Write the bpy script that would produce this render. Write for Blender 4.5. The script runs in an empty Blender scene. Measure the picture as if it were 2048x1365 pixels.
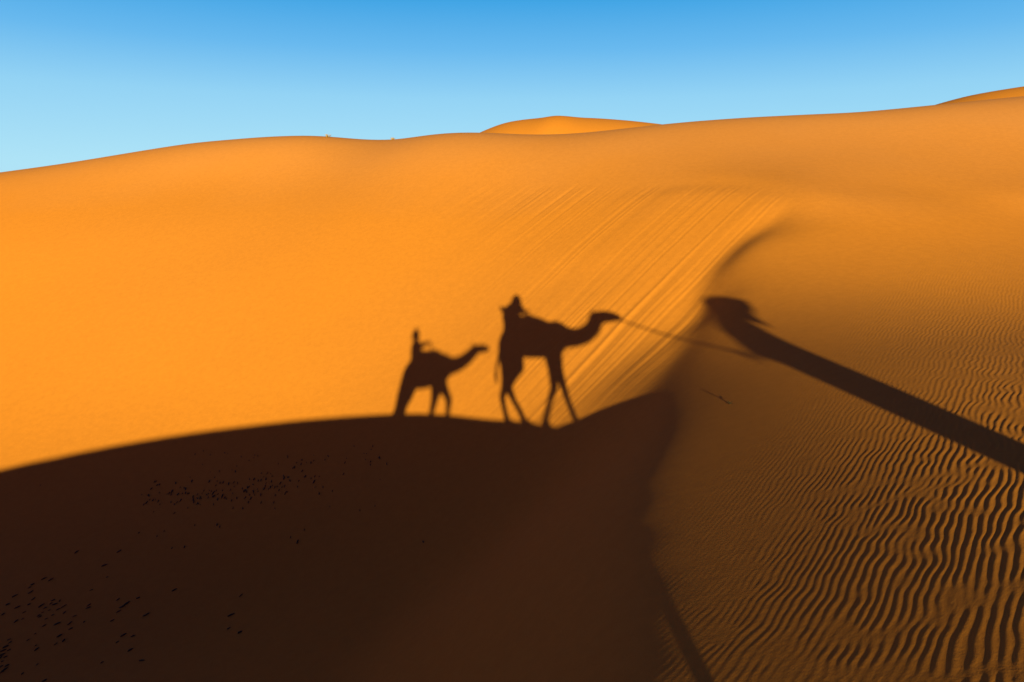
import bpy, bmesh, math, random
from mathutils import Vector, Matrix
C = bpy.context.scene.collection
def link(o): C.objects.link(o); return o
import numpy as np, math
F = 1365.0; PITCH = math.radians(12.1); CP, SP = math.cos(PITCH), math.sin(PITCH)
HC = 2.6                                   # eye height above the path
SUN_EL = math.radians(8.85); SUN_AZ = math.radians(0.47); TE = math.tan(SUN_EL)

# ---- the windward sand sheet: points it passes through (x, y, z about the rider's eye) ----
WIND = [
 # path and crest behind and left of the rider
 (-45,-16,-8.6),(-30,-11,-6.5),(-17.8,-7,-3.75),(-12.3,-5,-3.03),(-10,-4.2,-2.74),(-7.6,-3.2,-2.54),(-5,-2.2,-2.31),(-2.6,-1.1,-2.2),(-1.4,-.5,-2.22),(-.4,.1,-2.3),
 (0,.35,-2.28),(.45,1.5,-2.44),(.6,2.6,-2.6),
 (-.4,-.9,-2.28),(.8,-.9,-2.24),(-3,-4,-2.5),(2,-5,-2.4),(8,-4,-1.75),(-18,-14,-4.6),(0,-15,-4.0),(15,-15,-3),(-45,-35,-11),(0,-40,-9),(45,-35,-6),
 # rippled flank to the right
 (8,17.2,.18),(9.2,17.2,.12),(16,8,-1.5),(16,13,-.75),(25,20,.8),
 # upper dune
 (6.84,18.8,.6),(7.87,21.6,1.52),(9.3,19.9,.98),(10.6,22.6,1.82),(10.6,17.4,.1),(12,20.8,1.2),(12.05,17.2,.06),(14.9,21.3,1.4),(4.9,22.3,1.3),(-6,29.5,1.75),(30,10,-1),(60,20,1),(60,-20,-4),
]
# the near flank is almost parallel to the sunbeams: its height above the beam through the eye, at 3 m, and how fast it gains on the beams
FX = [-1,.3,.63,1.0,1.35,1.83,2.2,2.6,3.0,3.4,3.74,4.2,5,6.5,8,10,13,20]
FV = [-2.45,-2.34,-2.25,-2.165,-2.08,-1.88,-1.73,-1.59,-1.49,-1.42,-1.38,-1.33,-1.27,-1.22,-1.20,-1.14,-1.10,-1.0]
FG = [.01,.015,.021,.027,.033,.038,.043,.05,.066,.092,.112,.130,.146,.158,.165,.165,.16,.16]
FC = [0,0,0,0,0,0,0,0,.001,.003,.0075,.0125,.0195,.022,.0215,.019,.015,.01]
_fx = np.linspace(-1, 20, 421); _fk = np.exp(-.5*(np.arange(-12, 13)/5.0)**2); _fk /= _fk.sum()
def _sm(L):
    y = np.interp(_fx, FX, L); return np.convolve(np.pad(y, 12, mode='edge'), _fk, 'valid')
_FV, _FG, _FC = _sm(FV), _sm(FG), _sm(FC)
def flank(x, y):
    v, g, c = (np.interp(x, _fx, t) for t in (_FV, _FG, _FC))
    return v+g*(y-3)+c*np.maximum(y-8, 0)**2-y*TE
def _fmask(x, y): return step(.1, .7, x)*(1-step(14.2, 17.5, y))*(1-step(12, 19, x))*step(-4, -1.2, y)
def step(a, b, x):
    t = np.clip((x-a)/(b-a), 0, 1); return t*t*(3-2*t)
for _x in (.7,1.35,2,2.8,3.74,5,6.5,8,10,13):
    WIND += [(_x, float(_y), float(flank(np.array([float(_x)]), float(_y))[0])) for _y in ((-1,1,3) if _x < 1 else (-1,1,3,5) if _x < 1.5 else (-1,1,3,5,7) if _x < 2.5 else (-1,1,3,5,7,9,11) if _x < 4 else (-1,2,5,8,11,13.5))]
BRINK_PX = [(1218,1365,.00298),(1226,1200,.00375),(1238,1000,.0056),(1290,880,.0069),(1320,760,.0088),(1405,645,.0097),(1408,595,.0102),(1440,545,.0107),(1500,500,.0113),(1585,402,.0118)]
SKY_PX = [(-400,392,44),(0,338,38),(190,314,35.5),(350,288,34),(480,271,33),(570,263,32),(655,263,31.2),(800,270,30.2),(960,257,29),(1140,260,26.8),(1320,242,26),(1600,220,27.3),(1812,205,30.4),(1870,202,31.5),(2048,190,35.5),(2500,162,48)]
def ray(px, py):
    cx, cy = px-1024.0, 682.5-py
    return np.array([cx, F*CP+cy*SP, cy*CP-F*SP])
def at_s(px, py, s): return ray(px, py)*s
def at_h(px, py, h):
    r = ray(px, py); return r*(h/math.hypot(r[0], r[1]))
BR = [at_s(*b) for b in BRINK_PX]
SK = [at_h(*b) for b in SKY_PX]
BACK = [np.array([p[0]*1.25, p[1]*1.25, p[2]-2.0]) for p in SK] + [np.array([p[0]*1.7, p[1]*1.7, p[2]-7]) for p in SK] + [np.array([p[0]*3, p[1]*3, -12]) for p in SK[::3]]
CREST = [(-45,-16),(-30,-11),(-17.8,-7),(-12.3,-5),(-10,-4.2),(-7.6,-3.2),(-5,-2.2),(-2.6,-1.1),(-1.4,-.5),(-.4,.1),(0,.35),(.45,1.5),(.6,2.6)]
TOPB = [(6.2,17.9,.25),(4.4,19.7,.38),(-.3,23.0,.42),(-6,26,.85),(-12,27.2,.85),(-19,27.2,.3),(-30,26,-1.3),(-45,24,-4)]
def FLOOR(x, y): return -8.0 + 0*x
def tps_fit(P, lam=0.02):
    P = np.array(P, float); n = len(P); X = P[:, :2]
    d2 = ((X[:, None]-X[None])**2).sum(-1)
    K = np.where(d2 > 0, .5*d2*np.log(np.maximum(d2, 1e-12)), 0) + lam*np.eye(n)
    A = np.zeros((n+3, n+3)); A[:n, :n] = K; A[:n, n] = 1; A[:n, n+1:] = X; A[n, :n] = 1; A[n+1:, :n] = X.T
    w = np.linalg.solve(A, np.concatenate([P[:, 2], np.zeros(3)]))
    return X, w
def tps_eval(T, x, y):
    X, w = T; out = np.full(x.shape, w[len(X)]) + w[len(X)+1]*x + w[len(X)+2]*y
    for (cx, cy), c in zip(X, w):
        d2 = (x-cx)**2+(y-cy)**2
        out += c*.5*d2*np.log(np.maximum(d2, 1e-12))
    return out
WT = tps_fit(WIND + [tuple(p) for p in SK+BACK+BR[-2:]] + TOPB)
def wind_z(x, y):
    m = _fmask(x, y); return flank(x, y)*m+tps_eval(WT, x, y)*(1-m)
def catmull(P, n=8):
    P = np.array(P); Q = np.vstack([2*P[0]-P[1], P, 2*P[-1]-P[-2]]); out = []
    for i in range(1, len(Q)-2):
        for t in np.linspace(0, 1, n, endpoint=False):
            a, b, c, d = Q[i-1:i+3]
            out.append(.5*((2*b)+(c-a)*t+(2*a-5*b+4*c-d)*t*t+(3*b-a-3*c+d)*t**3))
    out.append(Q[-2]); return np.array(out)
BRINK = catmull([p[:2] for p in CREST] + [p[:2] for p in BR] + [p[:2] for p in TOPB], 6)
BRZ = wind_z(BRINK[:, 0], BRINK[:, 1])
def brink_dist(x, y):
    """signed distance to the brink (positive inside the bowl), height of the brink there, arc position"""
    best = np.full(x.shape, 1e18); inside = np.zeros(x.shape, bool); zb = np.zeros(x.shape); ar = np.zeros(x.shape)
    acc = 0.0
    for i in range(len(BRINK)-1):
        a, b = BRINK[i], BRINK[i+1]; e = b-a; L2 = e@e; L = math.sqrt(L2)
        t = np.clip(((x-a[0])*e[0]+(y-a[1])*e[1])/L2, 0, 1)
        qx, qy = x-a[0]-t*e[0], y-a[1]-t*e[1]; d2 = qx*qx+qy*qy
        m = d2 < best
        best = np.where(m, d2, best); zb = np.where(m, BRZ[i]+t*(BRZ[i+1]-BRZ[i]), zb)
        ar = np.where(m, acc+t*L, ar)
        acc += L
    ring = np.vstack([BRINK, [(-200, 60), (-200, -60)]])
    for i in range(len(ring)):
        a, b = ring[i], ring[(i+1) % len(ring)]
        if a[1] != b[1]:
            inside ^= ((a[1] > y) != (b[1] > y)) & (x < (b[0]-a[0])*(y-a[1])/(b[1]-a[1])+a[0])
    return np.where(inside, 1, -1)*np.sqrt(best), zb, ar
def smin(a, b, k):
    h = np.maximum(k-np.abs(a-b), 0)/k
    return np.minimum(a, b)-h*h*k*.25
_seg = np.hypot(*np.diff(BRINK, axis=0).T); _arc = np.concatenate([[0], np.cumsum(_seg)])
_q = np.arange(0, _arc[-1], .3); _q = _q[(_q < _arc[(len(CREST)+5)*6-1]) | (_q > _arc[(len(CREST)+9)*6])]
TAL = np.c_[np.interp(_q, _arc, BRINK[:, 0]), np.interp(_q, _arc, BRINK[:, 1]), np.interp(_q, _arc, BRZ)]
_near = (_q > _arc[(len(CREST)-3)*6]) & (_q < _arc[(len(CREST)+4)*6])
TSL = .60+.34*_near-.10*step(.5, 5.0, TAL[:, 0])*(_q > _arc[(len(CREST)+8)*6])
def talus(x, y, slope):
    """sand at its angle of rest below the brink: the upper envelope of the cones hanging from it"""
    fall = lambda r, sl: sl*r+(1.4*(.6-sl))*np.maximum(r-3.5, 0)
    T = .3; top = np.full(x.shape, -1e9); near = np.full(x.shape, 1e9)
    for (px, py, pz), sl in zip(TAL, TSL):
        r = np.hypot(x-px, y-py); np.maximum(top, pz-fall(r, sl), out=top); np.minimum(near, r, out=near)
    acc = np.zeros(x.shape)
    for (px, py, pz), sl in zip(TAL, TSL): acc += np.exp((pz-fall(np.hypot(x-px, y-py), sl)-top)/T)
    return top+T*np.log(np.maximum(acc*.3/np.sqrt(2*math.pi*(near+.3)*T/slope), .6))
def base(x, y):
    w = wind_z(x, y)
    d, zb, ar = brink_dist(x, y)
    slope = .60
    k = .22 + 0.8*step(6, -12, x)*step(8, 20, y) + .3*step(17, 22, y)
    w = w + (.05*np.maximum(d-.3, 0)**2+3.0*np.exp(-3*k)*np.maximum(d-.1, 0)**1.5)
    slip = zb - slope*d + (.14/k**.5+.25*np.exp(-k*2))*d*d; m = d > 0
    if m.any(): slip[m] = talus(x[m], y[m], slope)
    z = smin(w, slip, k)
    floor = FLOOR(x, y)
    z = -smin(-z, -floor, 3.5)
    return z, d, ar, w
# ---------------- sand: one sheet, denser where the ripples lie ----------------
def axis(segs):
    out = [segs[0][0]]
    for a, b, d0, d1 in segs:
        x = out[-1]
        while x < b-1e-6:
            t = (x-a)/(b-a); x += d0*(d1/d0)**min(max(t, 0), 1) ; out.append(min(x, b))
    return np.array(out)
FN = .0105
GX = axis([(-700,-60,120,6),(-60,-20,6,.5),(-20,-2,.5,.06),(-2,.5,.05,.03),(.5,6.5,FN,FN),(6.5,14,FN,.035),(14,60,.035,4),(60,900,4,120)])
GY = axis([(-500,-50,120,6),(-50,-6,6,.5),(-6,2.7,.5,.03),(2.7,9,FN,FN),(9,16,FN,.035),(16,26,.035,.06),(26,60,.06,2),(60,1500,2,150)])
def smooth_noise(shape, cell, seed, sx, sy):
    """complex gaussian noise with features of about sx by sy metres on a grid of the given cell"""
    rng = np.random.default_rng(seed)
    f = np.fft.fft2(rng.standard_normal(shape)+1j*rng.standard_normal(shape))
    ky = np.fft.fftfreq(shape[0], cell)[:, None]*sy; kx = np.fft.fftfreq(shape[1], cell)[None]*sx
    f *= np.exp(-2*math.pi**2*(kx*kx+ky*ky)); r = np.fft.ifft2(f)
    return r/np.sqrt((abs(r)**2).mean())
def sample(field, x0, y0, cell, x, y):
    fx = np.clip((x-x0)/cell, 0, field.shape[1]-1.001); fy = np.clip((y-y0)/cell, 0, field.shape[0]-1.001)
    i, j = fx.astype(int), fy.astype(int); a, b = fx-i, fy-j
    return (field[j, i]*(1-a)+field[j, i+1]*a)*(1-b)+(field[j+1, i]*(1-a)+field[j+1, i+1]*a)*b
def spline_sample(F, x0, y0, cell, x, y):
    """cubic B-spline through a grid: no facets, no creases"""
    fx = np.clip((x-x0)/cell, 1, F.shape[1]-3.001); fy = np.clip((y-y0)/cell, 1, F.shape[0]-3.001)
    i, j = fx.astype(int), fy.astype(int); a, b = fx-i, fy-j
    def wt(t): return ((1-t)**3/6, (3*t**3-6*t*t+4)/6, (-3*t**3+3*t*t+3*t+1)/6, t**3/6)
    wx, wy = wt(a), wt(b); out = np.zeros(x.shape)
    for m in range(4):
        row = sum(wx[k]*F[j+m-1, i+k-1] for k in range(4)); out += wy[m]*row
    return out
def blur(F, s):
    n = int(3*s+1); k = np.exp(-.5*(np.arange(-n, n+1)/s)**2); k /= k.sum()
    P = np.pad(F, n, mode='edge')
    P = sum(k[i]*P[i:i+F.shape[0]] for i in range(2*n+1)); return sum(k[i]*P[:, i:i+F.shape[1]] for i in range(2*n+1))
BX0, BY0, BC = -72.0, -60.0, .15
_bx, _by = np.meshgrid(np.arange(BX0, 90, BC), np.arange(BY0, 75, BC))
_z, _d, _, _ = base(_bx, _by)
# a broad fine-tuning of the slope, then the wind's smoothing
BZ = blur(_z, 1.6); BD = blur(_d, 1.0)
_m = np.maximum(step(4, -4, _bx)*step(15, 20, _by), step(17.3, 21, _by)); BZ = BZ*(1-_m)+blur(BZ, 8.0)*_m
def base_z(x, y):
    z = spline_sample(BZ, BX0, BY0, BC, x, y)
    far = step(45, 60, np.maximum(abs(x)*.8, np.abs(y-8)))
    return z*(1-far)+(-11)*far
def brink_d(x, y): return sample(BD, BX0, BY0, BC, x, y)
# ripples: a wave train with the branchings of real sand
RX0, RY0, RC = -1.0, 0.5, .02
_sh = (1200, 1250)
_R = .75 + 1.0*smooth_noise(_sh, RC, 5, .14, .14) + .6*smooth_noise(_sh, RC, 6, .07, .07)
_W = smooth_noise(_sh, RC, 8, .055, .055).real*.011 + smooth_noise(_sh, RC, 9, .8, .8).real*.035
_A = np.clip(1+.2*smooth_noise(_sh, RC, 12, .5, .5).real, .3, 1.6)
RAZ, RLAM = math.radians(38), .052
def ripples(x, y, d):
    m = (x > .2) & (x < 24) & (y > 1.5) & (y < 24) & (d < .1)
    h = np.zeros(x.shape); X, Y, q = x[m], y[m], -d[m]
    e = np.exp(-np.maximum(q, 0)/1.1)
    p = X*math.cos(RAZ)-Y*math.sin(RAZ) - .22*(Y-4.5)*e + sample(_W, RX0, RY0, RC, X, Y)
    Z = sample(_R, RX0, RY0, RC, X, Y)
    f = 2*math.pi*p/RLAM + np.angle(Z); am = np.minimum(abs(Z), 1.1)
    fade = step(-.15, .7, q)*(.42+.58*step(.3, 2.2, q))
    far = 1-.6*step(3.5, 10, np.hypot(X, Y)); end = (1-step(15, 22, Y))*(1-step(17, 23, X))
    # the smooth tongue beside the avalanche face carries none
    tongue = step(1.2, 4.2, np.abs(q)+.35*np.maximum(7.5-Y, 0))
    h[m] = RIP*(np.cos(f)+.25*np.cos(2*f+RASYM))*am*fade*far*end*(.15+.85*tongue)*sample(_A, RX0, RY0, RC, X, Y)
    return h
RIP, RASYM = .0021, .9
# avalanche tracks running straight down the slip face
_rng = np.random.default_rng(21)
def line_noise(q, lam, seed):
    r = np.random.default_rng(seed).standard_normal(4096); t = q/lam+2000; i = np.floor(t).astype(int); a = t-i; a = a*a*(3-2*a)
    return r[i % 4096]*(1-a)+r[(i+1) % 4096]*a
_S = smooth_noise((420, 520), .06, 31, 1.1, 1.1).real; _S2 = smooth_noise((420, 520), .06, 33, .35, .35).real
_S3 = smooth_noise((420, 520), .06, 35, .07, .07).real
def tracks(x, y, d):
    m = (d > -.9) & (y > 9.5) & (y < 26) & (x > -5) & (x < 9.5)
    h = np.zeros(x.shape); X, Y = x[m], y[m]
    q = .66*X-.75*Y; qw = q+.012*sample(_S2, -9, 6, .06, X, Y)
    env = step(-2.8, 4.2, X+.25*(Y-14))*step(-.25, .5, d[m])*step(10.6, 12.4, Y)*(1-step(-.3, 1.3, Y-23.3+.8*X*.8+.5*line_noise(q, .3, 9)))
    e2 = np.clip(.55+.7*sample(_S, -9, 6, .06, X*.5+Y*.4, Y*.5-X*.2+6), 0, 1.4)
    t = .010*line_noise(q, .7, 1)+.007*e2*line_noise(q, .27, 2)+.007*e2*(1-2*abs(line_noise(qw, .13, 3)))+.0035*line_noise(qw, .07, 4)
    h[m] = TRK*t*env
    return h
TRK = .8
_U = smooth_noise((560, 640), .25, 51, 2.6, 2.6).real; _V = smooth_noise((560, 640), .25, 53, .9, .9).real
def details(x, y, d):
    far = step(70, 40, np.hypot(x, y))
    und = (.05*sample(_U, -80, -60, .25, x, y)+.008*sample(_V, -80, -60, .25, x, y))*step(3, 12, np.hypot(x, y-3))*far
    return ripples(x, y, d)+tracks(x, y, d)+und*UND
UND = 1.0
def ground_point(x, y):
    """height of the sand (world) at one or many places"""
    x = np.atleast_1d(np.asarray(x, float)); y = np.atleast_1d(np.asarray(y, float))
    d = brink_d(x, y); return base_z(x, y)+details(x, y, d)+HC
def grid_mesh(name, x, y, z, mat):
    n = x.size; co = np.empty((n, 3), np.float32)
    co[:, 0] = x.ravel(); co[:, 1] = y.ravel(); co[:, 2] = z.ravel()
    ny, nx = x.shape
    i = (np.arange(ny-1)[:, None]*nx+np.arange(nx-1)[None]).ravel()
    q = np.stack([i, i+1, i+nx+1, i+nx], 1).astype(np.int32)
    me = bpy.data.meshes.new(name)
    me.vertices.add(n); me.vertices.foreach_set('co', co.ravel())
    me.loops.add(q.size); me.loops.foreach_set('vertex_index', q.ravel())
    me.polygons.add(len(q)); me.polygons.foreach_set('loop_start', np.arange(0, q.size, 4, dtype=np.int32))
    me.polygons.foreach_set('use_smooth', np.ones(len(q), bool))
    me.update(calc_edges=True); me.materials.append(mat)
    return link(bpy.data.objects.new(name, me))
def nt(m): m.use_nodes = True; t = m.node_tree; return t, t.nodes, t.links
def make_sand(name='orange_sand', near=True):
    m = bpy.data.materials.new(name); t, N, L = nt(m)
    b = N['Principled BSDF']; b.inputs['Roughness'].default_value = .95
    b.inputs['Specular IOR Level'].default_value = .08
    tc = N.new('ShaderNodeTexCoord'); P = tc.outputs['Object']
    def noise(scale, detail=3, rough=.5):
        n = N.new('ShaderNodeTexNoise'); n.inputs['Scale'].default_value = scale; n.inputs['Detail'].default_value = detail
        n.inputs['Roughness'].default_value = rough; L.new(P, n.inputs['Vector']); return n
    def mix(a, bb, fac, blend='MIX'):
        x = N.new('ShaderNodeMix'); x.data_type = 'RGBA'; x.blend_type = blend
        for s, v in ((x.inputs[0], fac), (x.inputs[6], a), (x.inputs[7], bb)):
            if hasattr(v, 'node'): L.new(v, s)
            else: s.default_value = v
        return x.outputs[2]
    def ramp(v, a, c, lo=0, hi=1):
        r = N.new('ShaderNodeMapRange'); r.inputs[1].default_value = a; r.inputs[2].default_value = c
        r.inputs[3].default_value = lo; r.inputs[4].default_value = hi; L.new(v, r.inputs[0]); return r.outputs[0]
    big = ramp(noise(.11, 2).outputs['Fac'], .38, .62)
    col = mix(SAND_A, SAND_B, big)
    sp = N.new('ShaderNodeSeparateXYZ'); L.new(P, sp.inputs[0])
    hh = N.new('ShaderNodeMath'); hh.operation = 'MULTIPLY_ADD'; L.new(noise(.3, 3).outputs['Fac'], hh.inputs[0]); hh.inputs[1].default_value = 1.6; L.new(sp.outputs['Z'], hh.inputs[2])
    if near: col = mix(col, SAND_TOP, ramp(hh.outputs[0], HC+.2, HC+3.2))          # paler with height, the change broken up by noise
    grain = ramp(noise(160, 2, .7).outputs['Fac'], .3, .7, .86, 1.14)
    mid = ramp(noise(7, 4, .6).outputs['Fac'], .3, .7, .95, 1.05)
    mu = N.new('ShaderNodeMath'); mu.operation = 'MULTIPLY'; L.new(grain, mu.inputs[0]); L.new(mid, mu.inputs[1])
    sc_ = N.new('ShaderNodeVectorMath'); sc_.operation = 'SCALE'; L.new(col, sc_.inputs[0]); L.new(mu.outputs[0], sc_.inputs['Scale'])
    L.new(sc_.outputs[0], b.inputs['Base Color'])
    if near:
        bp = N.new('ShaderNodeBump'); bp.inputs['Strength'].default_value = .25; bp.inputs['Distance'].default_value = .004
        L.new(noise(70, 3, .65).outputs['Fac'], bp.inputs['Height'])
        b2 = N.new('ShaderNodeBump'); b2.inputs['Strength'].default_value = .12; b2.inputs['Distance'].default_value = .012
        L.new(noise(11, 5, .7).outputs['Fac'], b2.inputs['Height']); L.new(b2.outputs[0], bp.inputs['Normal']); L.new(bp.outputs[0], b.inputs['Normal'])
    return m
SAND_A, SAND_B = (.300, .1105, .018, 1), (.287, .107, .020, 1)
SAND_TOP = (.285, .117, .045, 1)
SAND = make_sand()
SAND_FAR = make_sand('far_sand', False)
def build_ground():
    x, y = np.meshgrid(GX, GY); d = brink_d(x, y)
    z = base_z(x, y)+details(x, y, d)+HC
    o = grid_mesh('sand_ground', x, y, z, SAND); o['kind'] = 'structure'
    return o
build_ground()
# the humps of farther dunes behind the skyline
def far_dune(prof, h, depth, zb, crease=0):
    pts = np.array([at_h(px, py, h) for px, py in prof])
    us = np.linspace(pts[0, 0]-14, pts[-1, 0]+14, 160); vs = np.linspace(-1, 1, 61)
    top = np.interp(us, pts[:, 0], pts[:, 2]); top = blur(top[None].repeat(3, 0), 2.2)[1]
    ends = step(pts[0, 0]-14, pts[0, 0], us)*step(pts[-1, 0]+14, pts[-1, 0], us)
    y0 = np.interp(us, pts[:, 0], pts[:, 1])
    U, Vv = np.meshgrid(us, vs)
    fall = np.where(Vv < 0, np.cos(np.clip(Vv, -1, 0)*math.pi/2)**1.3, np.cos(np.clip(Vv, 0, 1)*math.pi/2)**1.1)
    z = zb+(top*1-zb)*ends*fall
    z += crease*np.exp(-((U-us.mean()-Vv*9+2)/2.2)**2)*np.sin(np.pi*np.clip(-Vv*2.2, 0, 1))
    o = grid_mesh('far_dune', U, y0[None]+Vv*depth, z+HC, SAND_FAR); o['kind'] = 'structure'
far_dune([(900,300),(960,266),(1008,247),(1050,240),(1120,236.5),(1190,238),(1255,243),(1325,251),(1420,275)], 95, 34, -12, .5)
far_dune([(1700,260),(1800,232),(1868,211),(1930,193),(1990,182),(2048,173),(2200,160),(2400,165),(2600,230)], 105, 36, -12)
DRIFT = [(-6.91,13.47,1.1),(-6.64,13.21,1.03),(-5.93,13.72,1.11),(-5.97,13.05,0.93),(-6.56,13.06,1.15),(-7.02,13.35,1.0),(-6.42,13.11,0.59),(-6.96,13.51,0.83),(-6.09,13.16,0.73),(-7.04,13.35,0.56),(-7.61,13.32,0.72),(-7.48,13.48,0.65),(-5.16,13.49,0.7),(-5.85,13.21,0.8),(-6.62,12.91,0.7),(-7.06,13.54,0.58),(-4.63,13.24,0.68),(-5.24,13.32,0.96),(-5.14,13.33,1.13),(-7.68,13.2,0.88),(-4.26,13.15,1.09),(-5.76,13.1,0.77),(-4.65,13.01,0.88),(-6.22,13.19,0.84),(-5.97,13.09,1.08),(-7.02,13.35,1.07),(-6.98,13.08,0.88),(-4.86,13.04,1.06),(-6.28,13.11,0.74),(-4.23,13.5,1.07),(-4.65,13.24,0.95),(-6.97,13.08,0.61),(-6.17,13.27,0.75),(-6.52,13.14,1.03),(-5.32,12.78,0.96),(-4.77,13.12,1.11),(-6.26,13.54,0.75),(-5.3,13.32,0.79),(-5.29,13.01,0.68),(-4.02,12.94,1.12),(-7.2,13.46,1.13),(-6.95,13.79,0.62),(-7.53,13.29,0.97),(-5.08,13.45,0.64),(-4.37,13.07,0.78),(-4.99,13.03,0.8),(-7.64,13.24,1.06),(-5.3,12.86,1.09),(-5.31,13.05,1.06),(-4.99,13.22,0.98),(-5.8,13.29,0.67),(-5.24,13.09,0.64),(-6.32,13.22,0.73),(-6.21,13.23,1.07),(-6.57,13.25,0.81),(-6.86,12.82,0.79),(-5.2,13.02,0.7),(-5.62,12.95,1.0),(-7.39,13.22,0.68),(-4.04,13.09,0.82),(-7.47,13.29,0.57),(-4.73,13.24,1.14),(-5.25,12.94,0.68),(-4.93,13.11,0.67),(-4.35,12.91,0.68),(-6.86,13.35,0.97),(-5.85,13.41,0.79),(-7.28,13.41,0.57),(-4.54,12.83,0.73),(-5.43,12.92,0.92),(-5.38,13.24,0.81),(-6.46,13.14,0.96),(-5.38,12.63,0.88),(-6.33,13.3,0.62),(-7.73,13.63,1.12),(-4.37,13.33,0.96),(-7.39,13.25,0.86),(-5.53,13.11,1.01),(-6.47,13.26,0.62),(-5.03,12.69,0.8),(-6.44,12.99,0.87),(-6.8,13.32,0.9),(-5.48,13.19,0.99),(-3.94,13.05,0.74),(-6.88,13.16,0.95),(-6.38,12.95,0.61),(-6.36,13.66,0.72),(-6.03,13.24,0.76),(-6.34,13.19,0.84),(-7.63,13.72,0.82),(-4.74,12.93,0.95),(-4.78,12.81,0.75),(-7.72,13.47,0.69),(-7.22,13.69,1.06),(-4.76,13.31,0.71),(-4.57,12.83,0.85),(-5.1,13.21,0.56),(-3.82,12.58,1.04),(-4.57,12.79,0.58),(-7.35,12.95,0.68),(-4.57,13.13,1.03),(-6.93,13.35,0.89),(-5.45,13.2,0.7),(-7.59,13.72,1.08),(-6.18,13.12,1.06),(-5.11,12.91,1.04),(-5.02,13.37,0.65),(-5.85,12.98,0.77),(-5.46,13.08,0.89),(-7.08,13.15,0.88),(-5.59,13.19,0.87),(-6.6,13.13,1.04),(-5.52,13.42,0.65),(-5.6,12.69,0.66),(-3.78,12.73,0.68),(-4.81,13.04,0.65),(-6.44,13.57,0.96),(-4.7,13.01,0.62),(-5.09,13.06,1.13),(-7.64,13.72,0.92),(-7.18,13.38,0.93),(-6.24,13.42,0.73),(-6.86,13.67,1.08),(-6.94,13.12,0.7),(-6.28,13.27,0.78),(-5.9,13.02,1.01),(-7.24,13.42,1.05),(-7.69,13.44,1.14),(-7.87,13.5,0.63),(-6.04,13.01,1.1),(-4.18,13.54,0.7),(-6.08,12.89,0.89),(-7.31,13.14,0.62),(-6.16,13.12,1.06),(-5.76,13.37,0.93),(-6.1,13.47,0.95),(-4.96,13.07,1.0),(-6.46,13.33,0.68),(-6.17,13.47,1.07),(-6.77,13.32,0.7),(-5.41,13.39,1.12),(-7.72,13.83,0.76),(-5.5,13.11,0.92),(-5.71,12.91,0.88),(-6.46,12.99,0.89),(-3.96,12.79,0.57),(-4.45,13.53,0.81),(-4.58,13.48,1.14),(-7.75,13.83,0.93),(-5.96,13.4,1.14),(-5.09,13.13,0.97),(-3.34,13.65,0.72),(-2.51,12.85,0.81),(-4.84,13.86,0.7),(-3.41,12.94,0.7),(-3.45,13.25,0.77),(-3.44,13.36,0.61),(-2.71,13.11,0.79),(-4.11,13.05,0.59),(-3.88,13.57,0.85),(-3.07,13.35,0.6),(-3.0,13.16,0.57),(-4.61,13.48,0.76),(-2.91,13.48,0.69),(-4.57,13.6,0.59),(-4.34,13.54,0.57),(-2.93,13.4,0.61),(-3.01,13.32,0.62),(-2.87,12.98,0.82),(-2.58,12.48,0.53),(-3.93,13.49,0.61),(-2.69,13.07,0.87),(-4.82,13.82,0.75),(-2.88,13.06,0.86),(-4.22,13.7,0.58),(-4.47,13.65,0.79),(-4.46,13.65,0.67),(-4.99,13.69,0.68),(-6.53,13.85,0.41),(-6.81,14.12,0.59),(-5.96,13.88,0.52),(-5.72,13.97,0.6),(-5.63,14.02,0.67),(-5.21,13.4,0.42),(-6.32,14.31,0.46),(-6.03,13.79,0.44),(-5.3,13.52,0.74),(-5.56,14.06,0.65),(-5.95,14.13,0.68),(-6.32,13.82,0.71),(-6.4,14.35,0.69),(-6.96,14.53,0.71),(-6.74,14.37,0.54),(-5.64,14.1,0.51),(-7.13,14.48,0.66),(-1.47,10.37,0.9),(-2.85,11.83,0.6),(-2.56,11.82,0.7),(-3.93,11.45,1.3),(-3.88,11.72,0.8),(-4.11,11.61,0.7),(-5.78,12.32,1.0),(-5.7,12.25,0.8),(-6.26,12.4,0.6),(-5.36,12.97,0.8),(-4.75,12.63,0.8),(-4.67,12.45,0.7),(-6.23,11.87,1.0),(-6.48,11.89,0.7),(-6.86,12.37,0.7),(-6.95,12.26,0.7),(-7.39,12.42,0.8),(-10.47,14.14,0.7),(-3.55,12.56,0.7),(-3.5,12.16,0.6)]
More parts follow.
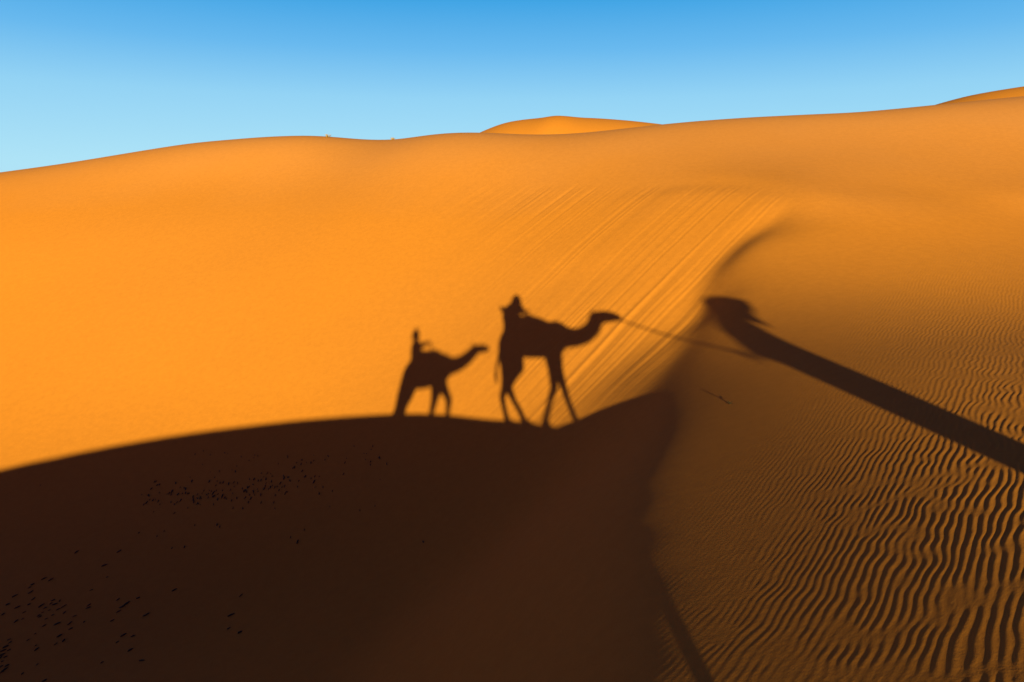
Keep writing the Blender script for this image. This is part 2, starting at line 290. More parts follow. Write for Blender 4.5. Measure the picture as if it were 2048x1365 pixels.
SCATTER = [(-7.56,11.99,1.02),(-8.46,12.1,0.99),(-7.67,11.67,1.18),(-7.45,11.37,0.62),(-7.59,11.1,0.78),(-5.96,10.85,1.01),(-4.61,10.44,0.83),(-4.61,10.01,1.23),(-4.52,9.69,0.75),(-4.27,9.52,1.22),(-6.22,10.37,1.08),(-6.57,10.78,1.04),(-6.77,10.62,1.21),(-6.78,10.53,0.88),(-6.79,10.34,0.82),(-8.87,11.32,0.88),(-8.77,11.2,1.08),(-9.03,11.15,1.13),(-8.72,11.5,1.01),(-8.56,11.46,1.11),(-8.86,11.39,1.03),(-8.79,10.87,1.11),(-8.51,10.59,0.68),(-8.6,10.55,1.14),(-8.96,10.74,0.95),(-8.21,10.6,0.81),(-8.22,10.69,0.68),(-8.25,10.63,0.99),(-7.99,10.61,0.74),(-8.19,10.88,0.84),(-8.2,10.95,0.96),(-7.97,10.73,0.74),(-8.06,10.92,0.75),(-7.92,10.77,0.65),(-7.89,10.8,0.83),(-7.78,10.4,1.14),(-8.0,10.39,0.76),(-7.56,10.53,0.77),(-7.3,10.38,0.69),(-7.46,10.26,0.99),(-7.57,10.13,1.08),(-7.53,9.96,0.72),(-7.43,10.02,1.13),(-8.05,10.23,0.61),(-8.09,10.11,0.68),(-7.87,9.97,0.66),(-7.8,9.89,1.11),(-7.57,9.56,0.65),(-7.19,9.17,1.08),(-7.69,9.39,0.74),(-6.44,9.42,0.79),(-6.43,9.84,0.66),(-6.4,9.98,1.13),(-6.22,9.93,0.84),(-6.09,9.61,1.2),(-5.74,9.31,1.05),(-7.43,10.75,0.97),(-7.41,10.69,0.9),(-6.94,10.8,0.97),(-6.75,10.65,0.98),(-6.72,10.69,1.23),(-8.45,10.16,0.74),(-8.39,10.1,0.72),(-8.4,10.01,1.25),(-8.39,9.93,1.05),(-8.35,9.84,1.01),(-8.25,9.79,0.9),(-8.24,9.7,0.61),(-8.18,9.59,0.75),(-8.07,9.51,1.12),(-8.08,9.46,0.78),(-8.09,9.6,0.99),(-8.33,9.78,0.92),(-8.29,9.93,0.71),(-8.06,10.54,0.64),(-8.13,10.73,0.64),(-8.11,10.85,1.06),(-7.8,10.64,0.75),(-8.61,10.91,0.93),(-8.61,11.03,0.98),(-8.35,10.85,1.09),(-8.58,10.74,0.7),(-8.24,10.79,0.88),(-9.03,10.96,1.09),(-7.55,10.38,1.03)]
GH = (3.95, -.1); GN = (3.78, -.31)
GUIDE_ROBE = [(3.76, -.36, .15), (3.71, -.55, .19), (3.72, -.8, .205), (3.76, -1.1, .19), (3.8, -1.35, .17)]
GT = (.2, .19, .17)
GTAIL = [[(3.85, -.1, 0, .1), (3.78, -.25, -.05, .11), (3.76, -.36, -.1, .1)], [(3.9, -.2, 0, .1), (3.97, -.31, .02, .06), (4.0, -.37, .02, .025)], [(4.05, .03, 0, .06), (4.19, .02, 0, .015)]]
# ---------------- things ----------------
def simple(name, col, rough=.8, scale=20, var=.25):
    m = bpy.data.materials.new(name); t, N, L = nt(m); b = N['Principled BSDF']
    n = N.new('ShaderNodeTexNoise'); n.inputs['Scale'].default_value = scale; n.inputs['Detail'].default_value = 4
    tc = N.new('ShaderNodeTexCoord'); L.new(tc.outputs['Object'], n.inputs['Vector'])
    r = N.new('ShaderNodeValToRGB'); e = r.color_ramp.elements
    e[0].position = .3; e[1].position = .7
    e[0].color = (*[c*(1-var) for c in col], 1); e[1].color = (*[min(1, c*(1+var)) for c in col], 1)
    L.new(n.outputs['Fac'], r.inputs[0]); L.new(r.outputs[0], b.inputs['Base Color'])
    b.inputs['Roughness'].default_value = rough; b.inputs['Specular IOR Level'].default_value = .2
    bp = N.new('ShaderNodeBump'); bp.inputs['Strength'].default_value = .3; bp.inputs['Distance'].default_value = .01
    L.new(n.outputs['Fac'], bp.inputs['Height']); L.new(bp.outputs[0], b.inputs['Normal'])
    return m
FUR = simple('camel_fur', (.34, .2, .1), .9, 12); WOOL = simple('striped_wool', (.3, .06, .04), .9, 9, .6)
WOOD = simple('saddle_wood', (.16, .08, .04), .6, 14); SKIN = simple('skin', (.3, .16, .1), .6, 30, .1)
BLUE = simple('indigo_cloth', (.03, .05, .16), .9, 8); DARK = simple('black_cloth', (.03, .03, .035), .9, 8)
TAN = simple('tan_cloth', (.35, .26, .17), .9, 8); EYE = simple('dark_eye', (.01, .008, .006), .2)
ROPE = simple('rope_fibre', (.3, .24, .15), .9, 60); PELLET = simple('dark_pellet', (.026, .02, .015), .85, 30, .4)
TWIG = simple('dry_twig_bark', (.012, .007, .005), .9, 40, .3); STRAW = simple('dry_grass', (.2, .13, .05), .9, 30, .3)
BLACK = simple('black_plastic', (.02, .02, .02), .4)
def capsules(bm, pts, seg=14):
    """a tapering limb through points (x, y, z, radius)"""
    for a, b in zip(pts, pts[1:]):
        A, B = Vector(a[:3]), Vector(b[:3]); L = (B-A).length
        if L > 1e-5:
            M = Matrix.Translation((A+B)/2) @ (B-A).to_track_quat('Z', 'Y').to_matrix().to_4x4()
            bmesh.ops.create_cone(bm, cap_ends=True, segments=seg, radius1=a[3], radius2=b[3], depth=L, matrix=M)
    for p in pts:
        bmesh.ops.create_icosphere(bm, subdivisions=2, radius=p[3], matrix=Matrix.Translation(p[:3]))
def ellipsoid(bm, c, r, rot=None):
    M = Matrix.Translation(c) @ (rot or Matrix()) @ Matrix.Diagonal((*r, 1))
    bmesh.ops.create_icosphere(bm, subdivisions=3, radius=1, matrix=M)
def obj(name, bm, mat, parent=None, voxel=0, smooth=4):
    me = bpy.data.meshes.new(name); bm.to_mesh(me); bm.free(); me.materials.append(mat)
    for p in me.polygons: p.use_smooth = True
    o = link(bpy.data.objects.new(name, me)); o.parent = parent
    if voxel:
        r = o.modifiers.new('skin', 'REMESH'); r.mode = 'VOXEL'; r.voxel_size = voxel; r.use_smooth_shade = True
        s = o.modifiers.new('soften', 'SMOOTH'); s.factor = .5; s.iterations = smooth
    return o
def tag(o, label, cat, group=None):
    o['label'] = label; o['category'] = cat
    if group: o['group'] = group
    return o
def empty(name, loc):
    o = link(bpy.data.objects.new(name, None)); o.location = loc; return o
def tube(bm, pts, r, seg=8):
    pts = [Vector(p) for p in pts]; rings = []
    for i, p in enumerate(pts):
        d = (pts[min(i+1, len(pts)-1)]-pts[max(i-1, 0)]).normalized()
        x = d.cross(Vector((0, .3, 1))).normalized(); y = d.cross(x)
        rr = r[i] if isinstance(r, (list, tuple)) else r
        rings.append([bm.verts.new(p+(x*math.cos(2*math.pi*k/seg)+y*math.sin(2*math.pi*k/seg))*rr) for k in range(seg)])
    for a, b in zip(rings, rings[1:]):
        for k in range(seg): bm.faces.new((a[k], a[(k+1) % seg], b[(k+1) % seg], b[k]))
    bm.faces.new(rings[0][::-1]); bm.faces.new(rings[-1])

class Frame:
    """points of one animal: u along its walk, v up from the rider's eye, w across (towards the dune)"""
    def __init__(s, y, o): s.y = y; s.o = Vector(o)
    def __call__(s, u, v, w=0.0):
        y = s.y+w; return Vector((u+s.y*math.tan(SUN_AZ), y, v-s.y*TE+HC))-s.o
def gz(x, y): return float(ground_point(x, y)[0])

def camel(f, root, head, neck, body, hump, hind, fore, tail, blanket, spread=.17):
    bm = bmesh.new()
    C3 = lambda L, w=0: [(*f(u, v, w), r) for u, v, r in L]
    capsules(bm, C3(head)); capsules(bm, C3(neck)); capsules(bm, C3(tail), 8)
    for i, (u, v, r) in enumerate(body): ellipsoid(bm, f(u, v), (r*.98, r*.78, r))
    for a, b in zip(body, body[1:]):
        for t in (.33, .66):
            u, v, r = [a[k]*(1-t)+b[k]*t for k in range(3)]; ellipsoid(bm, f(u, v), (r, r*.78, r))
    for u, v, r in hump: ellipsoid(bm, f(u, v), (r*1.1, r*.8, r))
    for legs, sides in ((hind, (-1, 1)), (fore, (1, -1))):
        for L, sgn in zip(legs, sides):
            w = sgn*spread; P = C3(L, w)
            x, y, z, r = P[-1]; g = gz(x+root.location.x, y+root.location.y)-root.location.z
            P[-1] = (x, y, g+.05, .055)
            capsules(bm, P)
            ellipsoid(bm, (x+.05, y, g+.035), (.115, .09, .05))            # the broad foot
    hu, hv, hr = head[0]
    for sgn in (-1, 1):                                                    # ears
        capsules(bm, [(*f(hu-.02, hv+hr*.8, sgn*hr*.6), .03), (*f(hu-.05, hv+hr+.05, sgn*hr*.9), .012)], 8)
    o = obj('body', bm, FUR, root, .020, 3)
    for sgn in (-1, 1):
        bm = bmesh.new(); ellipsoid(bm, f(head[1][0]-.03, head[1][1]+.03, sgn*head[1][2]*.83), (.022, .014, .02)); obj('eye', bm, EYE, root)
    bm = bmesh.new()                                                       # halter round the muzzle
    u, v, r = head[-2]
    ring = [f(u+.01, v+math.sin(a)*(r+.012), math.cos(a)*(r+.012)) for a in np.linspace(0, 2*math.pi, 15)]
    tube(bm, ring, .010, 6)
    back = f(head[0][0], head[0][1]+head[0][2]*.5, 0)
    tube(bm, [f(u+.01, v, r+.012), f(head[0][0], head[0][1]-.01, head[0][2]+.006), f(head[0][0]-.08, head[0][1]+.03, 0)], .009, 6)
    obj('halter', bm, WOOL, root)
    bm = bmesh.new(); bu, bv, br, bl = blanket                             # saddle blanket over the back
    n = 18; rows = []
    for i in range(9):
        t = i/8; row = []
        for k in range(n+1):
            a = math.pi*(-.12+1.24*k/n); sag = .03*math.sin(i*2.1+k)
            row.append(bm.verts.new(f(bu-bl+2*bl*t, bv+math.sin(a)*(br+.02)+sag*(k < 2 or k > n-2), math.cos(a)*(br*.82+.02))))
        rows.append(row)
    for a, b in zip(rows, rows[1:]):
        for k in range(n): bm.faces.new((a[k], a[k+1], b[k+1], b[k]))
    bl_o = obj('saddle_blanket', bm, WOOL, root); s = bl_o.modifiers.new('thick', 'SOLIDIFY'); s.thickness = .025
    return o
def saddle(f, root, pad, handle):
    bm = bmesh.new()
    for u, v, ru, rv, rw in pad: ellipsoid(bm, f(u, v), (ru, rw, rv))
    o = obj('saddle', bm, TAN, root, .02, 3)
    bm = bmesh.new(); tube(bm, [f(*p) for p in handle], .016, 8); obj('handle', bm, WOOD, o)
def hand(bm, wrist, d, up, curl=.6, s=1.0):
    """palm, four curled fingers of unequal length and a thumb off the side of the palm"""
    d = Vector(d).normalized(); up = Vector(up).normalized(); side = d.cross(up).normalized(); w = Vector(wrist)
    capsules(bm, [(*w, .026*s), (*(w+d*.05*s), .03*s), (*(w+d*.085*s), .027*s)], 10)
    for k, (off, L) in enumerate(((-.03, .068), (-.01, .078), (.011, .073), (.03, .058))):
        p = w+d*.09*s+side*off*s; a = 0; P = [(*p, .0095*s)]; L *= s
        for seg, q in ((.45, .0092), (.32, .0085), (.23, .0075)):
            a += curl; p = p+(d*math.cos(a)-up*math.sin(a))*L*seg; P.append((*p, q*s))
        capsules(bm, P, 8)
    p = w+d*.03*s-side*.03*s
    capsules(bm, [(*p, .013*s), (*(p-side*.03*s+d*.03*s-up*.01), .011*s), (*(p-side*.03*s+d*.058*s-up*.025), .009*s)], 8)
def head_on(bm, c, face, up=Vector((0, 0, 1)), s=1.0):
    face = Vector(face).normalized(); side = face.cross(up).normalized(); c = Vector(c)
    R = Matrix((side, face, up)).transposed().to_4x4()
    ellipsoid(bm, c, (.078*s, .098*s, .115*s), R)
    ellipsoid(bm, c+face*.035*s-up*.06*s, (.058*s, .062*s, .062*s), R)           # jaw
    ellipsoid(bm, c+face*.1*s-up*.015*s, (.014*s, .02*s, .026*s), R)             # nose
    ellipsoid(bm, c+face*.088*s-up*.058*s, (.026*s, .012*s, .01*s), R)           # lips
    for k in (-1, 1):
        ellipsoid(bm, c+side*k*.078*s, (.012*s, .022*s, .032*s), R)              # ears
        ellipsoid(bm, c+side*k*.03*s+face*.082*s+up*.02*s, (.02*s, .014*s, .008*s), R)   # brow
def eyes(root, c, face, s=1.0):
    face = Vector(face).normalized(); side = face.cross(Vector((0, 0, 1))).normalized()
    for k in (-1, 1):
        bm = bmesh.new(); ellipsoid(bm, Vector(c)+side*k*.031*s+face*.088*s+Vector((0, 0, .003)), (.011*s,)*3); obj('eye', bm, EYE, root)
# --- the middle camel, carrying the photographer; it stands just behind the viewpoint ---
Y2 = -.62
root = empty('camel', (.3, Y2, gz(.3, Y2)))
tag(root, 'larger ridden camel, shadow in full profile at the centre of the bright dune face', 'camel', 'camels of the caravan')
f2 = Frame(Y2, root.location)
camel(f2, root,
  head=[(1.70,-.36,0.147),(1.86,-.315,0.134),(2.02,-.315,0.109),(2.15,-.335,0.077)],
  neck=[(1.69,-.43,0.147),(1.60,-.58,0.160),(1.42,-.715,0.173),(1.22,-.77,0.186),(1.04,-.76,0.230),(.84,-.74,0.320)],
  body=[(.74,-.82,0.343),(.47,-.79,0.416),(.16,-.80,0.416),(-.07,-.88,0.343),(-.22,-.98,0.229)],
  hump=[(.25,-.49,.2),(.42,-.54,.2)],
  hind=[[(-.2,-1.1,0.250),(-.19,-1.38,0.188),(-.22,-1.60,0.131),(-.26,-1.80,0.088),(-.32,-1.93,0.062),(-.26,-2.14,0.053),(-.2,-2.36,0.062)],
        [(-.1,-1.15,0.250),(.02,-1.43,0.131),(-.10,-1.61,0.106),(-.20,-1.80,0.088),(-.07,-2.03,0.056),(.06,-2.2,0.053),(.13,-2.33,0.062)]],
  fore=[[(.78,-1.12,0.175),(.83,-1.41,0.106),(.90,-1.67,0.075),(.96,-1.91,0.055),(1.03,-2.12,0.053),(1.07,-2.3,0.062)],
        [(.74,-1.12,0.175),(.73,-1.39,0.106),(.73,-1.69,0.077),(.63,-1.92,0.056),(.54,-2.17,0.056),(.49,-2.32,0.062)]],
  tail=[(-.36,-.98,0.046),(-.42,-1.2,0.029),(-.455,-1.45,0.033),(-.465,-1.62,0.039),(-.43,-1.74,0.018)],
  blanket=(.05,-.76,.41,.38))
saddle(f2, root, [(.02,-.42,.3,.1,.2),(-.27,-.36,.1,.15,.17),(.25,-.38,.12,.08,.16)],
  [(.14,-.4,.1),(.2,-.24,.09),(.27,-.2,.06),(.29,-.2,-.06),(.22,-.24,-.09),(.36,-.36,-.1)])
# --- the photographer, turned in the saddle towards the dune with the camera at the eye ---
root = empty('person', (-.1, Y2, HC-.45+.1))
tag(root, 'hooded rider raising a camera, shadow on the larger camel\'s back', 'person', 'people of the caravan')
q = Frame(Y2, root.location); H = q(-.03, -.01, .12); FACE = (.03, 1, -.02)
bm = bmesh.new(); head_on(bm, H, FACE)
capsules(bm, [(*(H+Vector((0, -.02, -.08))), .05), (*q(-.05, -.17, .03), .055)])
for s, du in ((-1, -.07), (1, .07)):
    w = H+Vector((du, .14, -.03)); hand(bm, w, (-du*3, .55, .5), (du*2, .3, .6), .75)
    foot = q(.2+.05*s, -1.02, s*.46); capsules(bm, [(*foot, .045), (*(foot+Vector((.13, 0, -.03))), .038)])
capsules(bm, [(*q(-.05, -.15, .03), .055), (*q(-.08, -.27, .02), .12), (*q(-.12, -.52, 0), .13)])
for s in (-1, 1):
    el = q(-.3, -.2, .1) if s < 0 else q(.13, -.27, .17)
    capsules(bm, [(*q(-.05+s*.15, -.2, .03), .05), (*el, .04), (*(H+Vector((s*.07, .14, -.03))), .027)])
    capsules(bm, [(*q(-.1, -.52, s*.12), .08), (*q(.18, -.6, s*.36), .06), (*q(.2+.05*s, -1.02, s*.46), .042)])
obj('body', bm, SKIN, root, .011, 3); eyes(root, H, FACE)
bm = bmesh.new()
capsules(bm, [(*q(-.05, -.19, .03), .085), (*q(-.08, -.27, .02), .155), (*q(-.11, -.42, 0), .165), (*q(-.12, -.52, 0), .17)])
ellipsoid(bm, q(-.06, -.21, .03), (.2, .1, .08))
for s in (-1, 1):
    sh = q(-.05+s*.17, -.2, .03); el = q(-.3, -.2, .1) if s < 0 else q(.13, -.27, .17); wr = H+Vector((s*.07, .14, -.03))
    capsules(bm, [(*sh, .07), (*el, .058), (*wr, .04)])
    capsules(bm, [(*q(-.1, -.52, s*.12), .11), (*q(.18, -.6, s*.36), .085), (*q(.2+.05*s, -.98, s*.45), .06)])
capsules(bm, [(*q(-.2, -.3, .04), .15), (*q(-.3, -.22, .06), .09), (*q(-.43, -.13, .06), .028)])          # the loose sleeve end blown out behind
robe = obj('robe', bm, DARK, root, .014, 4)
bm = bmesh.new()
ellipsoid(bm, H+Vector((0, -.035, .02)), (.125, .125, .15)); capsules(bm, [(*(H+Vector((0, -.06, .08))), .105), (*(H+Vector((-.01, -.1, .2))), .02)])
capsules(bm, [(*(H+Vector((0, -.07, -.06))), .1), (*q(-.07, -.2, -.02), .12)])
obj('hood', bm, DARK, root, .014, 3)
cam_o = empty('photo_camera', (0, -.16, HC-.02))
tag(cam_o, 'black camera held to the hooded rider\'s eye, merged in the shadow of the hood', 'camera')
bm = bmesh.new(); bmesh.ops.create_cube(bm, size=1, matrix=Matrix.Diagonal((.13, .055, .085, 1)))
bmesh.ops.bevel(bm, geom=bm.edges[:], offset=.012, segments=3, affect='EDGES'); obj('camera_body', bm, BLACK, cam_o)
bm = bmesh.new(); tube(bm, [(0, .03, 0), (0, .05, 0), (0, .07, 0), (0, .085, 0)], [.034, .034, .036, .036], 20); obj('lens', bm, BLACK, cam_o)
# --- the rear camel with its upright rider ---
Y3 = -3.1
root = empty('camel', (-2.0, Y3, gz(-2.0, Y3)))
tag(root, 'smaller camel at the rear of the file, its shadow cut off at the shins', 'camel', 'camels of the caravan')
f3 = Frame(Y3, root.location)
camel(f3, root,
  head=[(-1.0,-1.11,0.104),(-.88,-1.085,0.098),(-.76,-1.07,0.078),(-.68,-1.08,0.058)],
  neck=[(-1.02,-1.16,0.120),(-1.17,-1.31,0.138),(-1.35,-1.42,0.158),(-1.54,-1.47,0.188),(-1.72,-1.48,0.270)],
  body=[(-1.8,-1.53,0.325),(-2.0,-1.54,0.381),(-2.2,-1.58,0.392),(-2.38,-1.68,0.302),(-2.5,-1.78,0.190)],
  hump=[(-2.0,-1.3,.16),(-1.97,-1.24,.11)],
  hind=[[(-2.48,-1.86,0.230),(-2.57,-2.10,0.149),(-2.62,-2.33,0.088),(-2.68,-2.5,0.065),(-2.72,-2.7,0.054),(-2.7,-2.9,0.068)],
        [(-2.45,-1.86,0.230),(-2.46,-2.12,0.149),(-2.5,-2.35,0.088),(-2.48,-2.52,0.065),(-2.5,-2.7,0.054),(-2.46,-2.9,0.068)]],
  fore=[[(-1.72,-1.84,0.162),(-1.57,-2.0,0.095),(-1.46,-2.14,0.074),(-1.46,-2.3,0.057),(-1.45,-2.5,0.054),(-1.42,-2.9,0.068)],
        [(-1.78,-1.84,0.162),(-1.8,-2.1,0.088),(-1.82,-2.3,0.065),(-1.83,-2.5,0.054),(-1.84,-2.7,0.054),(-1.84,-2.9,0.068)]],
  tail=[(-2.6,-1.8,0.039),(-2.66,-2.0,0.029),(-2.66,-2.2,0.026)],
  blanket=(-2.12,-1.53,.345,.3))
saddle(f3, root, [(-2.2,-1.26,.24,.09,.17),(-2.4,-1.24,.08,.1,.14)],
  [(-2.06,-1.2,.09),(-2.08,-1.03,.08),(-2.1,-1.0,.04),(-2.1,-1.0,-.04),(-2.08,-1.03,-.08),(-2.06,-1.2,-.09)])
root = empty('person', (-2.4, Y3, HC-1.25-Y3*TE))
tag(root, 'upright rider with a pointed hood, shadow gripping the saddle handle of the smaller camel', 'person', 'people of the caravan')
q = Frame(Y3, root.location); H = q(-2.52, -.84, 0); FACE = (1, .05, 0)
bm = bmesh.new(); head_on(bm, H, FACE, s=.92)
capsules(bm, [(*(H+Vector((-.01, 0, -.07))), .045), (*q(-2.5, -.98), .05)])
for s in (-1, 1):
    hand(bm, q(-2.19, -1.0, s*.07), (1, 0, -.1), (0, 0, 1), .75, .95)
    ft = q(-2.0, -1.75, s*.42); capsules(bm, [(*ft, .042), (*(ft+Vector((.12, 0, -.04))), .035)])
capsules(bm, [(*q(-2.5, -.95), .05), (*q(-2.48, -1.08), .1), (*q(-2.4, -1.32), .12)])
for s in (-1, 1):
    capsules(bm, [(*q(-2.48, -1.0, s*.15), .045), (*q(-2.37, -1.08, s*.2), .036), (*q(-2.19, -1.0, s*.07), .026)])
    capsules(bm, [(*q(-2.38, -1.3, s*.12), .08), (*q(-2.14, -1.36, s*.33), .06), (*q(-2.0, -1.75, s*.42), .04)])
obj('body', bm, SKIN, root, .011, 3); eyes(root, H, FACE, .92)
bm = bmesh.new()
capsules(bm, [(*q(-2.5, -.98), .07), (*q(-2.48, -1.08), .125), (*q(-2.44, -1.22), .14), (*q(-2.4, -1.32), .16)])
ellipsoid(bm, q(-2.49, -1.0), (.085, .19, .07))
for s in (-1, 1):
    capsules(bm, [(*q(-2.48, -1.0, s*.17), .06), (*q(-2.37, -1.08, s*.2), .048), (*q(-2.2, -1.0, s*.08), .032)])
    capsules(bm, [(*q(-2.38, -1.3, s*.12), .1), (*q(-2.14, -1.36, s*.33), .08), (*q(-2.0, -1.72, s*.41), .055)])
obj('robe', bm, BLUE, root, .014, 4)
bm = bmesh.new(); ellipsoid(bm, H+Vector((-.02, 0, .01)), (.1, .1, .12)); capsules(bm, [(*(H+Vector((-.02, 0, .08))), .075), (*(H+Vector((-.03, 0, .19))), .02)])
obj('hood', bm, BLUE, root, .014, 3)
# --- the guide on foot, leading by the rope; the robe hides the legs ---
YG = -.55
root = empty('person', (3.75, YG, gz(3.75, YG)))
tag(root, 'robed guide on foot in a wrapped headscarf, shadow stretched long over the rippled slope', 'person', 'people of the caravan')
q = Frame(YG, root.location); H = q(GH[0], GH[1]); FACE = (1, .1, -.2)
G0 = root.location.z
bm = bmesh.new(); head_on(bm, H, FACE)
capsules(bm, [(*(H+Vector((-.03, 0, -.07))), .05), (*q(*GN), .06)])
hand(bm, q(3.47, -.79, .1), (-1, 0, -.2), (0, 0, 1), .8); hand(bm, q(3.87, -1.0, -.22), (.3, 0, -1), (-1, 0, 0), .4)
for s in (-1, 1):
    x = 3.75+s*.2; ft = Vector((x, YG+s*.1, gz(x, YG+s*.1)+.05))-root.location
    capsules(bm, [(*(ft+Vector((-.03, 0, .25))), .05), (*ft, .045), (*(ft+Vector((.15, 0, -.015))), .035)])
capsules(bm, [(*q(*GN), .055), (*q(3.76, -.5), .14), (*q(3.76, -.85), .13), (*q(3.76, -1.1), .14)])
capsules(bm, [(*q(3.7, -.5, .18), .055), (*q(3.58, -.68, .24), .042), (*q(3.47, -.79, .1), .028)])
capsules(bm, [(*q(3.8, -.5, -.18), .055), (*q(3.83, -.75, -.26), .042), (*q(3.87, -1.0, -.22), .028)])
for s in (-1, 1):
    x = 3.75+s*.2; ft = Vector((x, YG+s*.1, gz(x, YG+s*.1)+.05))-root.location
    capsules(bm, [(*q(3.76, -1.1, s*.09), .09), (*q(3.79+s*.09, -1.45, s*.1), .065), (*(ft+Vector((-.03, 0, .2))), .05)])
obj('body', bm, SKIN, root, .011, 3); eyes(root, H, FACE)
bm = bmesh.new(); capsules(bm, [(*q(u, v), r) for u, v, r in GUIDE_ROBE])
a, b = GUIDE_ROBE[0], GUIDE_ROBE[1]
ellipsoid(bm, q(a[0], a[1]-.05), (a[2]*1.0, .24, .12))
capsules(bm, [(*q(3.68, -.5, .2), .1), (*q(3.58, -.68, .24), .08), (*q(3.5, -.78, .12), .05)])
capsules(bm, [(*q(3.8, -.5, -.2), .1), (*q(3.83, -.75, -.26), .08), (*q(3.86, -.95, -.22), .05)])
hz = G0-HC+YG*TE
for s in (-1, 1): capsules(bm, [(*q(3.78, -1.3, s*.08), .16), (*q(3.8+s*.12, hz+.22, s*.1), .10)])
obj('robe', bm, BLUE, root, .02, 4)
bm = bmesh.new()
ellipsoid(bm, H+Vector((0, 0, .06)), GT); ellipsoid(bm, H+Vector((-.05, 0, -.1)), (.15, .14, .1))
for pts in GTAIL: capsules(bm, [(*q(*p[:3]), p[3]) for p in pts], 8)
obj('headscarf', bm, DARK, root, .014, 2)
# --- the lead rope ---
bm = bmesh.new(); A = Vector(f2(2.14, -.35))+Vector((.3, Y2, 0)); A.z = -.35-Y2*TE+HC; A.x = 2.14; A.y = Y2
B = Vector((3.44, YG+.1, -.80-YG*TE+HC)); pts = []
for i in range(25):
    t = i/24; p = A.lerp(B, t); p.z -= .10*4*t*(1-t)*.35; pts.append(p)
tube(bm, pts, .017, 8); tag(obj('lead_rope', bm, ROPE), 'thin lead rope between the larger camel\'s muzzle and the guide, a faint line of shadow', 'rope')
# --- dark pellets lying on the shaded slope ---
rnd = random.Random(7); shapes = []
for k in range(6):
    bm = bmesh.new(); bmesh.ops.create_icosphere(bm, subdivisions=2, radius=1)
    for v in bm.verts:
        c = v.co; n = 1+.16*math.sin(3*c.x+k)*math.cos(4*c.y+2*k)+.1*math.sin(7*c.z+k*1.7); v.co = Vector((c.x*.5*n, c.y*n, c.z*.5*n))
    me = bpy.data.meshes.new('pellet'); bm.to_mesh(me); bm.free(); me.materials.append(PELLET)
    for p in me.polygons: p.use_smooth = True
    shapes.append(me)
def pellets(L, size, ang, label, group):
    for (x, y, s), z in zip(L, ground_point([p[0] for p in L], [p[1] for p in L])):
        o = link(bpy.data.objects.new('dark_pellet', rnd.choice(shapes))); r = size*s
        o.location = (x, y, z+r*.22); o.scale = (r*rnd.uniform(.7, 1.1), r*rnd.uniform(1.2, 2.0), r)
        e = .2; sl = math.atan2(float(ground_point(x, y+e)[0])-z, e)
        o.rotation_euler = (sl, rnd.uniform(-.3, .3), ang+rnd.gauss(0, .3)); tag(o, label, 'pebble', group)
pellets(DRIFT, .024, .1, 'small dark pellet in the long thin drift across the upper shaded slope', 'dark pellets drifted along the shaded slope')
pellets(SCATTER, .026, -.7, 'small dark pellet among those strewn thinly over the lower left corner', 'dark pellets strewn over the lower left corner')
# --- a dry twig standing in the sand and tufts on the skyline ---
x, y = 2.71, 8.15
root = empty('dry_twig', (x, y, gz(x, y))); root.scale = (.8, .8, .55); tag(root, 'small dry twig poking out of the smooth sand below the long guide shadow', 'twig')
bm = bmesh.new(); tube(bm, [(0, 0, -.03), (.005, 0, .03), (-.01, .01, .06), (-.03, .01, .085)], [.009, .008, .006, .003], 7)
obj('stem', bm, TWIG, root)
for P in ([(.0, 0, .035), (.03, 0, .06), (.045, .01, .075)], [(-.004, .004, .05), (-.04, -.01, .062), (-.055, -.01, .055)], [(0, 0, .02), (.05, -.01, .03), (.085, -.01, .022)]):
    bm = bmesh.new(); tube(bm, P, [.006, .005, .002], 6); obj('branch', bm, TWIG, root)
for (x, y, s, lab) in ((-8.03, 30.95, 1.2, 'low rounded grass tuft on the left summit of the skyline'), (-5.16, 30.7, .9, 'tiny grass tuft in the dip of the skyline left of the far hump'),
        (9.6, 30.2, .7, 'tiny grass tuft on the skyline, nearer the far hump of the two at right'), (11.7, 30.3, .7, 'tiny grass tuft on the skyline, farther from the far hump of the two at right')):
    bm = bmesh.new(); z = gz(x, y)
    for k in range(26):
        a = rnd.uniform(0, 6.28); r = rnd.uniform(.02, .10)*s; h = rnd.uniform(.05, .12)*s
        tube(bm, [(math.cos(a)*r*.4, math.sin(a)*r*.4, -.03), (math.cos(a)*r*.8, math.sin(a)*r*.8, h*.6), (math.cos(a)*r*1.5, math.sin(a)*r*1.5, h)], [.007, .006, .002], 4)
    o = obj('grass_tuft', bm, STRAW); o.location = (x, y, z); tag(o, lab, 'grass tuft', 'grass tufts along the skyline')
# ---------------- light, sky, camera ----------------
world = bpy.data.worlds.new('World'); bpy.context.scene.world = world
world.use_nodes = True
wt = world.node_tree; bg = wt.nodes['Background']
sky = wt.nodes.new('ShaderNodeTexSky'); sky.sky_type = 'NISHITA'; sky.sun_disc = False
sky.sun_elevation = SUN_EL; sky.sun_rotation = math.pi + SUN_AZ
sky.air_density = 1.0; sky.dust_density = .2; sky.ozone_density = 3.0
tcw = wt.nodes.new('ShaderNodeTexCoord'); sep = wt.nodes.new('ShaderNodeSeparateXYZ'); wt.links.new(tcw.outputs['Generated'], sep.inputs[0])
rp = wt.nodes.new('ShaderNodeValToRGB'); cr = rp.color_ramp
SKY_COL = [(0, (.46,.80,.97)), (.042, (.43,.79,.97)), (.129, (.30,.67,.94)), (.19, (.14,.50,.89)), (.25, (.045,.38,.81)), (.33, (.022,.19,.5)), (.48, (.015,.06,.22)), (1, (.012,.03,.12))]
SUN_COL = [(0, (1.4,.61,.44)), (.12, (1.05,.43,.38)), (.3, (.42,.2,.26)), (.5, (.09,.06,.18)), (1, (.012,.03,.12))]
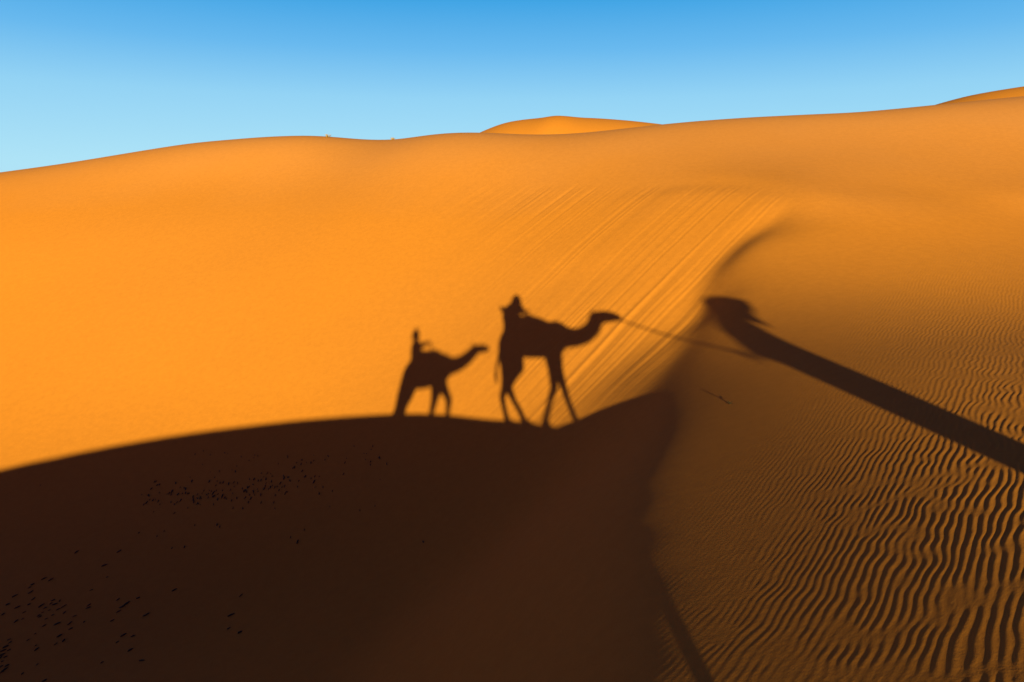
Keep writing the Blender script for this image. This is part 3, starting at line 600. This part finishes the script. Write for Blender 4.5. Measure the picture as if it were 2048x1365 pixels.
def fill(cr, L):
    while len(cr.elements) < len(L): cr.elements.new(.5)
    for e, (p, c) in zip(cr.elements, L): e.position = p; e.color = (*c, 1)
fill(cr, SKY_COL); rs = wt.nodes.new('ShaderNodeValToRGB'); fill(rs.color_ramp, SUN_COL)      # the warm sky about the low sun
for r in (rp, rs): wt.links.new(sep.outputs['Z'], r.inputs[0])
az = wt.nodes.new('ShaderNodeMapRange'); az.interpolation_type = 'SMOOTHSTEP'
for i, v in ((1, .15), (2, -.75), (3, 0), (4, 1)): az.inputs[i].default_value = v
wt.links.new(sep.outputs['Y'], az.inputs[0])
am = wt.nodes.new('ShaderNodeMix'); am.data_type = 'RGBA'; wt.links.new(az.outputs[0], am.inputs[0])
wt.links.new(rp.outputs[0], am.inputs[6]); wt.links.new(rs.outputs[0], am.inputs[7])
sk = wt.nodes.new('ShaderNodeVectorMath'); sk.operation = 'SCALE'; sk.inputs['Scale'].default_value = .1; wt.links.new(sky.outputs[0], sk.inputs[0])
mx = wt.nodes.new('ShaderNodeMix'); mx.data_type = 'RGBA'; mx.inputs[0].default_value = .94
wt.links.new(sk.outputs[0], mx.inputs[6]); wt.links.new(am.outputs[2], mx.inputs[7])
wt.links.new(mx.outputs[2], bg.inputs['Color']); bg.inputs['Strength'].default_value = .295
sl = bpy.data.lights.new('sun', 'SUN'); sl.energy = 5; sl.angle = math.radians(.53); sl.color = (1, .84, .24)
so = link(bpy.data.objects.new('sun', sl))
sd = Vector((math.sin(SUN_AZ)*math.cos(SUN_EL), math.cos(SUN_AZ)*math.cos(SUN_EL), -math.sin(SUN_EL)))
so.rotation_euler = sd.to_track_quat('-Z', 'Y').to_euler(); so.location = (0, -40, 30)
cam = bpy.data.cameras.new('camera'); co_ = link(bpy.data.objects.new('camera', cam))
cam.sensor_width = 36; cam.lens = 36*F/2048; cam.clip_end = 5000; cam.clip_start = .05
co_.location = (0, 0, HC); co_.rotation_euler = (math.pi/2-PITCH, 0, 0)
sc = bpy.context.scene; sc.camera = co_
sc.view_settings.view_transform = 'Standard'; sc.view_settings.look = 'None'; sc.view_settings.exposure = 1.75; sc.view_settings.gamma = 1
